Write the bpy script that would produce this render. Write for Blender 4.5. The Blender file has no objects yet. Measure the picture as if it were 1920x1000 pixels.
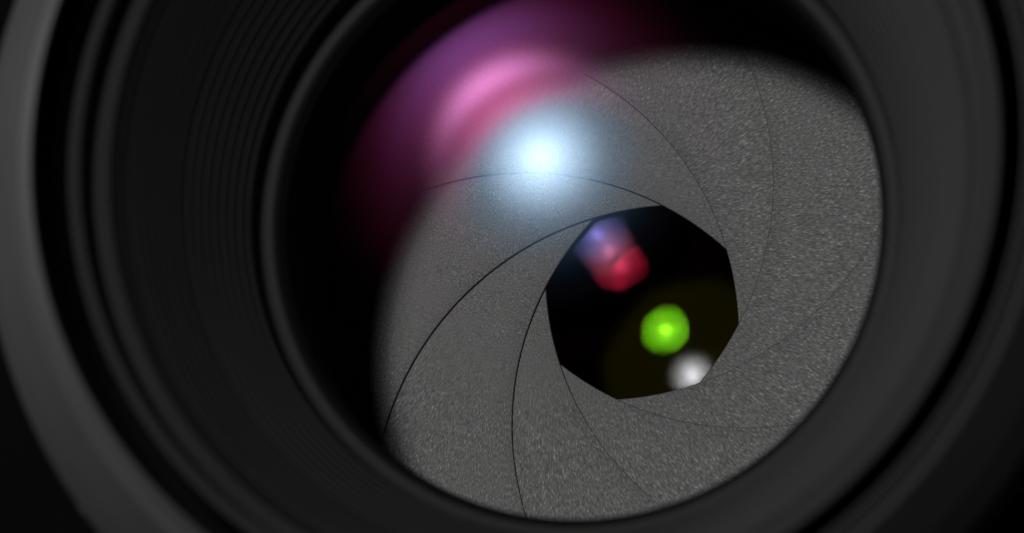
# Close-up into the front of a camera lens: stopped-down iris, coated elements, ribbed black barrel.
# The lens stands face up on a black table; its optical axis is +Z, the iris plane is z = 0.
# All lengths below are millimetres, MM turns them into metres.
import bpy, math, random
from mathutils import Matrix, Vector

MM = 0.001
sc = bpy.context.scene
col = sc.collection

# ------------------------------------------------------------------ camera
cam_d = bpy.data.cameras.new('camera')
cam = bpy.data.objects.new('camera', cam_d)
col.objects.link(cam)
sc.camera = cam
R_ = Vector((0.987324, 0.0, -0.158715))
D_ = Vector((-0.029350, -0.982753, -0.182581))
F_ = Vector((-0.155978, 0.184925, -0.970296))
cam_pos = Vector((31.8288, -44.1674, 244.1191)) * MM
m = Matrix((R_, -D_, -F_)).transposed().to_4x4()
m.translation = cam_pos
cam.matrix_world = m
cam_d.sensor_width = 36.0
cam_d.lens = (250.0 / 0.03) / 1920.0 * 36.0        # 156 mm macro
cam_d.clip_start = 0.005
cam_d.clip_end = 20.0
cam_d.dof.use_dof = True
cam_d.dof.focus_distance = 0.250
cam_d.dof.aperture_fstop = cam_d.lens / 4.0        # 4 mm wide entrance pupil
cam_d.dof.aperture_blades = 0

# ------------------------------------------------------------------ world, lamps, exposure
w = bpy.data.worlds.new('World')
sc.world = w
w.use_nodes = True
w.node_tree.nodes['Background'].inputs[0].default_value = (1, 1, 1, 1)
w.node_tree.nodes['Background'].inputs[1].default_value = 0.004

def disk_lamp(name, pos, target, radius, watts, colour=(1, 1, 1)):
    l = bpy.data.lights.new(name, 'AREA')
    l.shape = 'DISK'
    l.size = 2 * radius * MM
    l.energy = watts
    l.color = colour
    o = bpy.data.objects.new(name, l)
    col.objects.link(o)
    p = Vector(pos) * MM
    o.location = p
    o.rotation_euler = (Vector(target) * MM - p).to_track_quat('-Z', 'Y').to_euler()
    return o

KA, KH, KZ = math.radians(7.8), 320.0, math.radians(51.5)
key_pos = Vector((-math.tan(KA) * KH * math.cos(KZ), math.tan(KA) * KH * math.sin(KZ), KH))
key_dir = -key_pos.normalized()
disk_lamp('key_lamp', key_pos - key_dir * 1.0, (0, 0, 0), 16.8, 0.17, (1.0, 0.99, 0.97))               # rim of the torch
disk_lamp('key_lamp_bowl', key_pos, (0, 0, 0), 14.0, 0.14, (1.0, 0.99, 0.97))                          # its reflector
disk_lamp('key_lamp_reflector', key_pos + key_dir * 1.0, (0, 0, 0), 9.5, 0.10, (1.0, 0.99, 0.98))      # the brighter inner bowl
disk_lamp('key_lamp_bulb', key_pos + key_dir * 2.0, (0, 0, 0), 3.4, 0.075, (1.0, 1.0, 1.0))            # the bulb itself
disk_lamp('side_fill', (-130, 40, 104), (0, 0, 36), 30.0, 0.21)  # added fill to brighten the right wall and left rim

sc.view_settings.view_transform = 'Standard'
sc.view_settings.look = 'None'
sc.view_settings.exposure = 0.0
sc.view_settings.gamma = 1.0
sc.cycles.use_adaptive_sampling = False
sc.cycles.use_denoising = True
sc.cycles.transparent_max_bounces = 48
sc.cycles.max_bounces = 4
sc.cycles.sample_clamp_indirect = 2.0
sc.cycles.caustics_reflective = False
sc.cycles.caustics_refractive = False

# ------------------------------------------------------------------ materials
def new_mat(name):
    mt = bpy.data.materials.new(name)
    mt.use_nodes = True
    nt = mt.node_tree
    nt.nodes.clear()
    out = nt.nodes.new('ShaderNodeOutputMaterial')
    return mt, nt, out

def N(nt, kind, **kw):
    n = nt.nodes.new(kind)
    for k, v in kw.items():
        setattr(n, k, v)
    return n

def mathn(nt, op, a, b=None, c=None):
    n = N(nt, 'ShaderNodeMath', operation=op)
    for i, v in enumerate((a, b, c)):
        if v is None:
            continue
        if isinstance(v, (int, float)):
            n.inputs[i].default_value = v
        else:
            nt.links.new(v, n.inputs[i])
    return n.outputs[0]

def black_paint(name, albedo, rough, spec=0.3, grain=0.25, scale=9000.0, bump=0.15):
    """matt black paint with a fine grain and faint wear"""
    mt, nt, out = new_mat(name)
    b = N(nt, 'ShaderNodeBsdfPrincipled')
    tc = N(nt, 'ShaderNodeTexCoord')
    n1 = N(nt, 'ShaderNodeTexNoise'); n1.inputs['Scale'].default_value = scale; n1.inputs['Detail'].default_value = 2
    n2 = N(nt, 'ShaderNodeTexNoise'); n2.inputs['Scale'].default_value = 160; n2.inputs['Detail'].default_value = 4
    nt.links.new(tc.outputs['Object'], n1.inputs['Vector'])
    nt.links.new(tc.outputs['Object'], n2.inputs['Vector'])
    v = mathn(nt, 'MULTIPLY_ADD', n1.outputs[0], grain, 1 - grain / 2)
    v = mathn(nt, 'MULTIPLY', v, mathn(nt, 'MULTIPLY_ADD', n2.outputs[0], 0.3, 0.85))
    v = mathn(nt, 'MULTIPLY', v, albedo)
    cc = N(nt, 'ShaderNodeCombineColor')
    for i in range(3):
        nt.links.new(v, cc.inputs[i])
    nt.links.new(cc.outputs[0], b.inputs['Base Color'])
    b.inputs['Roughness'].default_value = rough
    b.inputs['Specular IOR Level'].default_value = spec
    bp = N(nt, 'ShaderNodeBump'); bp.inputs['Strength'].default_value = bump; bp.inputs['Distance'].default_value = 0.00003
    nt.links.new(n1.outputs[0], bp.inputs['Height'])
    nt.links.new(bp.outputs[0], b.inputs['Normal'])
    nt.links.new(b.outputs[0], out.inputs[0])
    return mt

M_WALL = black_paint('flocked_black', 0.018, 0.75, 0.15)
M_LEDGE = black_paint('satin_black', 0.007, 0.6, 0.15)
M_RIM = black_paint('anodised_black', 0.026, 0.55, 0.15)
M_RET = black_paint('satin_black_ring', 0.010, 0.6, 0.15)
M_DARK = black_paint('dead_black', 0.003, 0.9, 0.05)
M_RUBBER = black_paint('black_rubber', 0.011, 0.8, 0.1)
M_TABLE = black_paint('black_table', 0.002, 0.9, 0.02)
M_REAR = None

def olive_back():
    mt, nt, out = new_mat('olive_tint_back')
    b = N(nt, 'ShaderNodeBsdfDiffuse')
    b.inputs[0].default_value = (0.020, 0.018, 0.0006, 1)  # olive stands in for a reflected tint behind the iris
    nt.links.new(b.outputs[0], out.inputs[0])
    return mt
M_REAR = olive_back()

def blade_metal():
    """dark grey bead-blasted blade coating: grain with painted-in sparkle, drawn out radially towards the rim"""
    mt, nt, out = new_mat('blasted_blade_metal')
    b = N(nt, 'ShaderNodeBsdfPrincipled')
    geo = N(nt, 'ShaderNodeNewGeometry')
    sep = N(nt, 'ShaderNodeSeparateXYZ')
    nt.links.new(geo.outputs['Position'], sep.inputs[0])
    x = mathn(nt, 'ADD', sep.outputs[0], 0.0063)      # grain fans out from a point beside the opening
    y = mathn(nt, 'SUBTRACT', sep.outputs[1], 0.0034)
    r = mathn(nt, 'POWER', mathn(nt, 'ADD', mathn(nt, 'MULTIPLY', x, x), mathn(nt, 'MULTIPLY', y, y)), 0.5)
    th = mathn(nt, 'ARCTAN2', y, x)
    # isotropic grain
    n1 = N(nt, 'ShaderNodeTexNoise'); n1.inputs['Scale'].default_value = 13500; n1.inputs['Detail'].default_value = 3.0
    nt.links.new(geo.outputs['Position'], n1.inputs['Vector'])
    # radially drawn grain: tangential cell ~0.11 mm at r = 11 mm, radial cell ~0.34 mm
    cv = N(nt, 'ShaderNodeCombineXYZ')
    nt.links.new(mathn(nt, 'MULTIPLY', r, 4500.0), cv.inputs[0])
    nt.links.new(mathn(nt, 'MULTIPLY', th, 185.0), cv.inputs[1])
    nt.links.new(mathn(nt, 'MULTIPLY', sep.outputs[2], 2000.0), cv.inputs[2])
    n2 = N(nt, 'ShaderNodeTexNoise'); n2.inputs['Scale'].default_value = 1.0; n2.inputs['Detail'].default_value = 3.0
    nt.links.new(cv.outputs[0], n2.inputs['Vector'])
    mr = N(nt, 'ShaderNodeMapRange'); mr.inputs[1].default_value = 0.0045; mr.inputs[2].default_value = 0.010
    mr.clamp = True
    nt.links.new(r, mr.inputs[0])
    mix = N(nt, 'ShaderNodeMix'); mix.data_type = 'FLOAT'
    nt.links.new(mr.outputs[0], mix.inputs[0])
    nt.links.new(n1.outputs[0], mix.inputs[2]); nt.links.new(n2.outputs[0], mix.inputs[3])
    h = mix.outputs[0]
    # base colour speckle
    ramp = N(nt, 'ShaderNodeValToRGB')
    e = ramp.color_ramp.elements
    e[0].position = 0.34; e[0].color = (0.094, 0.094, 0.094, 1)
    e[1].position = 0.62; e[1].color = (0.215, 0.215, 0.215, 1)
    e2 = ramp.color_ramp.elements.new(0.72); e2.color = (0.44, 0.44, 0.44, 1)      # sparkle painted as paler specks
    nt.links.new(h, ramp.inputs[0])
    nt.links.new(ramp.outputs[0], b.inputs['Base Color'])
    b.inputs['Metallic'].default_value = 0.0
    b.inputs['Roughness'].default_value = 0.62
    b.inputs['Specular IOR Level'].default_value = 0.25
    bp = N(nt, 'ShaderNodeBump'); bp.inputs['Strength'].default_value = 0.5; bp.inputs['Distance'].default_value = 0.000025
    nt.links.new(h, bp.inputs['Height'])
    nt.links.new(bp.outputs[0], b.inputs['Normal'])
    nt.links.new(b.outputs[0], out.inputs[0])
    return mt
M_BLADE = blade_metal()
M_EDGE = black_paint('dark_blade_edge', 0.06, 0.6, 0.2)  # dark edge finish that also paints in the seam shade

def coated(name, lobes, tint=(1, 1, 1), zone=None, haze=None, centre=(0.0, 0.0)):
    """multi-coated glass surface: lets light through, reflects a little of it in the coating's colour"""
    mt, nt, out = new_mat(name)
    t = N(nt, 'ShaderNodeBsdfTransparent'); t.inputs[0].default_value = (*tint, 1)
    cur = t.outputs[0]
    fade = None
    if haze:                     # diffuse tint painted on the glass in place of reflected light
        df = N(nt, 'ShaderNodeBsdfDiffuse'); df.inputs[0].default_value = (*haze, 1)
        a = N(nt, 'ShaderNodeAddShader')
        nt.links.new(cur, a.inputs[0]); nt.links.new(df.outputs[0], a.inputs[1])
        cur = a.outputs[0]
    if zone:                     # reflection masked by radius to shape the flares (radii in mm)
        geo = N(nt, 'ShaderNodeNewGeometry')
        sb = N(nt, 'ShaderNodeVectorMath', operation='SUBTRACT'); sb.inputs[1].default_value = (centre[0] * MM, centre[1] * MM, 0)
        nt.links.new(geo.outputs['Position'], sb.inputs[0])
        fl = N(nt, 'ShaderNodeVectorMath', operation='MULTIPLY'); fl.inputs[1].default_value = (1, 1, 0)
        nt.links.new(sb.outputs[0], fl.inputs[0])
        ln = N(nt, 'ShaderNodeVectorMath', operation='LENGTH')
        nt.links.new(fl.outputs[0], ln.inputs[0])
        mr = N(nt, 'ShaderNodeMapRange', interpolation_type='SMOOTHSTEP')
        mr.inputs[1].default_value = zone[0] * MM; mr.inputs[2].default_value = zone[1] * MM
        nt.links.new(ln.outputs['Value'], mr.inputs[0])
        fade = mr.outputs[0]
        if len(zone) > 2:
            m2 = N(nt, 'ShaderNodeMapRange', interpolation_type='SMOOTHSTEP')
            m2.inputs[1].default_value = zone[2] * MM; m2.inputs[2].default_value = zone[3] * MM
            m2.inputs[3].default_value = 1.0; m2.inputs[4].default_value = 0.0
            nt.links.new(ln.outputs['Value'], m2.inputs[0])
            fade = mathn(nt, 'MULTIPLY', fade, m2.outputs[0])
    for colour, k, rough in lobes:
        g = N(nt, 'ShaderNodeBsdfGlossy'); g.distribution = 'BECKMANN'
        g.inputs['Color'].default_value = (colour[0] * k, colour[1] * k, colour[2] * k, 1)
        g.inputs['Roughness'].default_value = rough
        if fade:
            mx = N(nt, 'ShaderNodeMix'); mx.data_type = 'RGBA'
            mx.inputs[6].default_value = (0, 0, 0, 1)
            mx.inputs[7].default_value = (colour[0] * k, colour[1] * k, colour[2] * k, 1)
            nt.links.new(fade, mx.inputs[0]); nt.links.new(mx.outputs[2], g.inputs['Color'])
        a = N(nt, 'ShaderNodeAddShader')
        nt.links.new(cur, a.inputs[0]); nt.links.new(g.outputs[0], a.inputs[1])
        cur = a.outputs[0]
    nt.links.new(cur, out.inputs[0])
    return mt

# ------------------------------------------------------------------ mesh helpers
def link(name, me, parent=None, mats=()):
    o = bpy.data.objects.new(name, me)
    col.objects.link(o)
    for mt in mats:
        me.materials.append(mt)
    if parent:
        o.parent = parent
    return o

def mesh(name, v, f, smooth=True, mi=None):
    me = bpy.data.meshes.new(name)
    me.from_pydata([(a * MM, b * MM, c * MM) for a, b, c in v], [], f)
    me.update()
    me.polygons.foreach_set('use_smooth', [smooth] * len(me.polygons))
    if mi:
        me.polygons.foreach_set('material_index', mi)
    return me

def lathe(prof, seg=192, closed=True, bevel=None):
    """closed ring of revolution; each profile corner is doubled so that edges stay crisp unless marked round"""
    v, f = [], []
    n = len(prof)
    pairs = [(i, (i + 1) % n) for i in range(n if closed else n - 1)]
    for a, b in pairs:
        base = len(v)
        for q in range(seg):
            t = 2 * math.pi * q / seg
            c, s = math.cos(t), math.sin(t)
            v.append((prof[a][0] * c, prof[a][0] * s, prof[a][1]))
            v.append((prof[b][0] * c, prof[b][0] * s, prof[b][1]))
        for q in range(seg):
            i0, i1 = base + 2 * q, base + 2 * ((q + 1) % seg)
            f.append((i0, i1, i1 + 1, i0 + 1))
    return v, f

def ring(name, prof, mat, parent, seg=192):
    v, f = lathe(prof, seg)
    return link(name, mesh(name, v, f), parent, [mat])

# ------------------------------------------------------------------ table
tv = [(-900, -900, -46), (900, -900, -46), (900, 900, -46), (-900, 900, -46)]
table = link('table', mesh('table', tv, [(0, 1, 2, 3)], False), None, [M_TABLE])
table['kind'] = 'structure'

# ------------------------------------------------------------------ the lens
lens = bpy.data.objects.new('camera_lens', None)
lens.location = (0, 0, 0)
col.objects.link(lens)
lens['label'] = 'black camera lens seen into its front, iris stopped down to a small octagon'
lens['category'] = 'camera lens'

# outer barrel and focus grip
ring('barrel', [(27.2, 38.5), (27.5, 38.2), (27.5, -46), (24.6, -46), (24.6, 34), (26.2, 38.4)], M_RUBBER, lens)
def grip():
    v, f = [], []
    nrib, seg = 96, 96 * 6
    zs = [(-22.0, 0), (-21.0, 1), (29.0, 1), (30.0, 0)]
    for z, k in zs:
        for q in range(seg):
            t = 2 * math.pi * q / seg
            rr = 28.4 + (0.55 if (q % 6) in (1, 2, 3) else 0.0) * k
            v.append((rr * math.cos(t), rr * math.sin(t), z))
    for a in range(len(zs) - 1):
        for q in range(seg):
            q2 = (q + 1) % seg
            f.append((a * seg + q, a * seg + q2, (a + 1) * seg + q2, (a + 1) * seg + q))
    # inner skin
    b = len(v)
    for z in (-22.0, 30.0):
        for q in range(seg):
            t = 2 * math.pi * q / seg
            v.append((27.55 * math.cos(t), 27.55 * math.sin(t), z))
    for q in range(seg):
        q2 = (q + 1) % seg
        f.append((b + q, b + seg + q, b + seg + q2, b + q2))
        f.append((3 * seg + q, 3 * seg + q2, b + seg + q2, b + seg + q))
        f.append((q, b + q, b + q2, q2))
    return v, f
v, f = grip()
link('focus_grip', mesh('focus_grip', v, f, False), lens, [M_RUBBER])

# front rim: narrow inner band, shallow step, wide outward chamfer
ring('front_rim', [(23.42, 36.0), (23.42, 43.9), (23.50, 44.0), (24.25, 43.45), (24.45, 43.5), (24.62, 43.35),
                   (26.25, 41.0), (27.2, 39.2), (27.3, 38.8), (25.0, 38.6), (25.0, 36.0)], M_RIM, lens)
# filter thread lip inside the groove
ring('filter_thread', [(22.42, 43.1), (22.36, 43.25), (22.28, 43.1), (22.28, 41.85), (22.30, 36.0), (22.44, 36.0)], M_DARK, lens)
ring('groove_floor', [(22.44, 37.5), (23.42, 37.5), (23.42, 37.0), (22.44, 37.0)], M_DARK, lens)
# two stepped ledges below the thread
ring('stepped_ledge', [(21.60, 39.6), (21.60, 41.45), (21.72, 41.68), (22.27, 41.82), (22.27, 38.0), (21.60, 38.0)], M_LEDGE, lens)
ring('stepped_ledge', [(20.70, 39.10), (20.82, 39.35), (21.59, 39.55), (21.59, 37.0), (20.70, 37.0)], M_LEDGE, lens)

# ribbed light baffle: every rib a fine step on the cone
def baffle():
    prof = []
    r0, z0, r1, z1 = 16.55, 26.9, 20.68, 39.10
    rng = random.Random(4)
    ribs = [(0.035 + 0.064 * k, 0.42) for k in range(8)] + [(0.56 + 0.055 * k, rng.uniform(0.05, 0.12)) for k in range(7)]
    cone = lambda t: (r0 + (r1 - r0) * t, z0 + (z1 - z0) * t)
    for tt, dep in ribs:                      # one turned groove between two ribs
        a, b, c = cone(tt - 0.013), cone(tt), cone(tt + 0.013)
        prof += [a, (b[0] + dep, b[1] - 0.05), (b[0] + dep, b[1] + 0.06), c]
    return [(16.49, 24.6), (r0, z0)] + prof + [(r1, z1), (r1, z1 - 2.0), (22.2, 33.0), (17.4, 22.0), (16.49, 22.6)]
ring('ribbed_baffle', baffle(), M_WALL, lens)
# retaining ring of the front element
ring('retaining_ring', [(15.55, 24.4), (15.62, 24.75), (15.85, 25.0), (16.25, 25.05), (16.48, 25.0), (16.48, 22.5), (17.3, 21.8), (17.3, 20.4), (15.57, 20.4)], M_RET, lens)
ring('shadow_lip', [(15.30, 23.75), (15.30, 24.2), (15.36, 24.35), (15.56, 24.4), (15.56, 23.75)], M_DARK, lens)  # lip over the glass edge, narrowed to shift the shadow on the iris
# inner tube down to the iris
ring('inner_tube', [(17.3, 22.0), (17.3, 1.6), (18.6, 1.4), (18.6, -1.4), (17.0, -1.6), (11.0, -2.2), (11.0, -38), (19.2, -38), (19.2, 22.0)], M_DARK, lens)
ring('rear_plate', [(0.01, -34.0), (11.0, -34.0), (11.0, -36), (0.01, -36)], M_REAR, lens)

# ------------------------------------------------------------------ iris: eight overlapping blades
iris = bpy.data.objects.new('iris', None)
col.objects.link(iris)
iris.parent = lens
VERT = [(1.123, 5.626), (4.791, 2.970), (5.413, -1.368), (3.103, -4.636), (-1.507, -5.366), (-4.678, -3.282), (-5.492, 1.075), (-2.770, 4.982)]
RB, ROUT, STEP, THICK, EDGE = 17.2, 18.2, 0.26, 0.07, 0.042
def blade(k):
    a, b = Vector(VERT[(k + 1) % 8]), Vector(VERT[k])
    mid, h = (a + b) / 2, b - a
    perp = Vector((-h.y, h.x)).normalized()
    if perp.dot(mid) > 0:
        perp = -perp
    c = mid + perp * math.sqrt(RB * RB - (h.length / 2) ** 2)
    d = c.length
    phi0 = math.atan2(-c.y, -c.x)                      # where the edge comes closest to the axis
    def edge(psi):                                     # radius of the blade's inner edge at angle psi
        cp = math.cos(psi)
        return -d * cp + math.sqrt(max(RB * RB - d * d * (1 - cp * cp), 0))
    rows = []
    p0, p1, n = math.radians(-72), math.radians(128), 120
    nr = 6
    for i in range(n + 1):
        psi = p0 + (p1 - p0) * i / n
        r0 = edge(psi)
        if r0 > ROUT - 0.15:
            break
        z = STEP * math.degrees(psi) / 45.0
        row = []
        for j in range(nr + 1):
            r = r0 if j == 0 else r0 + EDGE + (ROUT - r0 - EDGE) * (j - 1) / (nr - 1)
            row.append((r * math.cos(phi0 + psi), r * math.sin(phi0 + psi), z - (0.03 if j == 0 else 0)))
        rows.append(row)
    v, f, mi = [], [], []
    m_, w_ = len(rows), nr + 1
    for row in rows:
        v += row
    for row in rows:
        v += [(x, y, z - THICK) for x, y, z in row]
    o = m_ * w_
    for i in range(m_ - 1):
        for j in range(nr):
            q = (i * w_ + j, i * w_ + j + 1, (i + 1) * w_ + j + 1, (i + 1) * w_ + j)
            f.append(q); f.append(tuple(x + o for x in reversed(q)))
            mi += [1 if j == 0 else 0, 1]
    # side walls with vertices of their own (crisp edges)
    loop = [i * w_ for i in range(m_)] + [(m_ - 1) * w_ + j for j in range(1, w_)] + [i * w_ + nr for i in range(m_ - 2, -1, -1)] + [j for j in range(nr - 1, 0, -1)]
    b0 = len(v)
    L = len(loop)
    v += [v[i] for i in loop] + [v[i + o] for i in loop]
    for i in range(L):
        i2 = (i + 1) % L
        f.append((b0 + i, b0 + L + i, b0 + L + i2, b0 + i2)); mi.append(1)
    return v, f, mi
for k in range(8):
    v, f, mi = blade(k)
    link('blade', mesh('blade', v, f, True, mi), iris, [M_BLADE, M_EDGE])

ring('element_mount', [(6.62, -0.95), (8.0, -1.15), (11.0, -2.1), (11.0, -3.4), (6.62, -3.4)], M_DARK, lens)

# ------------------------------------------------------------------ glass elements
def cap(profile, rad, nr=90, seg=160):
    """glass surface z = profile(x, y) over a round disc"""
    v, f = [(0, 0, profile(0.0, 0.0))], []
    for i in range(1, nr + 1):
        r = rad * i / nr
        for q in range(seg):
            t = 2 * math.pi * q / seg
            x, y = r * math.cos(t), r * math.sin(t)
            v.append((x, y, profile(x, y)))
    for q in range(seg):
        f.append((0, 1 + q, 1 + (q + 1) % seg))
    for i in range(nr - 1):
        a = 1 + i * seg
        for q in range(seg):
            q2 = (q + 1) % seg
            f.append((a + q, a + seg + q, a + seg + q2, a + q2))
    return v, f

def sphere(zv, R, dec=0.0):   # R < 0: hollow towards the viewer; dec: decentring
    s = 1 if R > 0 else -1
    cx, cy = -0.555 * dec, 0.832 * dec
    return lambda x, y: zv - s * (abs(R) - math.sqrt(R * R - (x - cx) ** 2 - (y - cy) ** 2))

def asphere(zv, rc, slope, Rm, centre, rflat):
    """flat middle, zone that curls up (slope(rc) = slope, meridional radius Rm), level again towards the rim;
    the zone is turned about a slightly decentred axis"""
    ra = max(rc - slope * Rm, 0.0)
    step, tab, z = 0.02, [0.0], 0.0
    for i in range(1200):
        r = (i + 0.5) * step
        g = 0.0 if r < ra else min((r - ra) / Rm, slope + 2.5 / Rm)
        if r > rflat:
            g *= max(0.0, 1 - (r - rflat) / 3.5)
        z += g * step
        tab.append(z)
    def p(x, y):
        q = math.hypot(x - centre[0], y - centre[1]) / step
        i = int(q)
        return zv + tab[i] + (tab[i + 1] - tab[i]) * (q - i)
    return p

def element(front, rear, rad, mf, mr):
    seg = 160
    vf, ff = cap(front, rad)
    vr, fr = cap(rear, rad)
    v, f, mi = list(vf), list(ff), [0] * len(ff)
    b = len(v)
    v += vr; f += [tuple(b + i for i in reversed(q)) for q in fr]; mi += [1] * len(fr)
    b = len(v)
    for surf in (front, rear):
        for q in range(seg):
            t = 2 * math.pi * q / seg
            x, y = rad * math.cos(t), rad * math.sin(t)
            v.append((x, y, surf(x, y)))
    for q in range(seg):
        q2 = (q + 1) % seg
        f.append((b + q, b + seg + q, b + seg + q2, b + q2)); mi.append(2)
    return link('lens_element', mesh('lens_element', v, f, True, mi), lens, [mf, mr, M_DARK])

OFF = (-2.0, 2.7)            # decentring of the two aspheric elements, put in to shape the flare
THRU = (0.99, 0.99, 0.99)
C_WHITE = coated('coating_pale_blue', [((0.62, 0.82, 1.0), 0.0027, 0.095), ((0.28, 0.58, 1.0), 0.0031, 0.165)], THRU)  # rougher second lobe stands in for bloom around the highlight
C_PINK = coated('coating_pink', [((1.0, 0.36, 0.88), 0.0022, 0.125), ((0.85, 0.08, 0.34), 0.0016, 0.18)], THRU, (4.6, 7.0, 11.0, 13.0), None, OFF)
C_VIOLET = coated('coating_violet', [((0.32, 0.14, 0.62), 0.0009, 0.125), ((0.66, 0.05, 0.22), 0.0012, 0.19)], THRU, (6.5, 9.4, 12.2, 13.6), None, OFF)
C_MAGENTA = coated('coating_magenta', [((1.0, 0.08, 0.32), 0.0026, 0.15)], THRU, (4.6, 7.0, 11.0, 13.0), None, OFF)
C_BLUE = coated('coating_blue', [((0.36, 0.32, 1.0), 0.0008, 0.045)], THRU)
C_ROSE = coated('coating_rose', [((1.0, 0.34, 0.52), 0.0005, 0.04)], THRU)
C_RED = coated('coating_red', [((1.0, 0.03, 0.12), 0.0009, 0.03)], THRU, (2.2, 2.27))
C_SILVER = coated('coating_silver', [((0.9, 0.9, 0.95), 0.0021, 0.075)], THRU, None, (0.0125, 0.0113, 0.0003))
C_GREEN = coated('coating_green', [((0.22, 0.80, 0.015), 0.0036, 0.035)], THRU)
C_CLEAR = coated('coating_clear', [((0.5, 0.6, 1.0), 0.00002, 0.15)], (0.99, 0.99, 0.99))

element(sphere(21.6, -71.0), asphere(18.5, 7.2, 0.0865, 32.0, OFF, 12.5), 15.5, C_WHITE, C_PINK)
element(asphere(15.5, 10.1, 0.0945, 48.0, OFF, 13.0), asphere(12.5, 7.2, 0.0840, 36.0, OFF, 12.5), 17.2, C_VIOLET, C_MAGENTA)
element(sphere(-0.95, -52.0, 1.9), sphere(-3.2, -51.0, 1.5), 6.6, C_BLUE, C_ROSE)
element(sphere(-4.6, -49.0, 0.9), sphere(-15.5, 57.5), 10.9, C_RED, C_SILVER)
element(sphere(-20.0, -50.5), sphere(-29.0, 60.0), 10.9, C_GREEN, C_CLEAR)
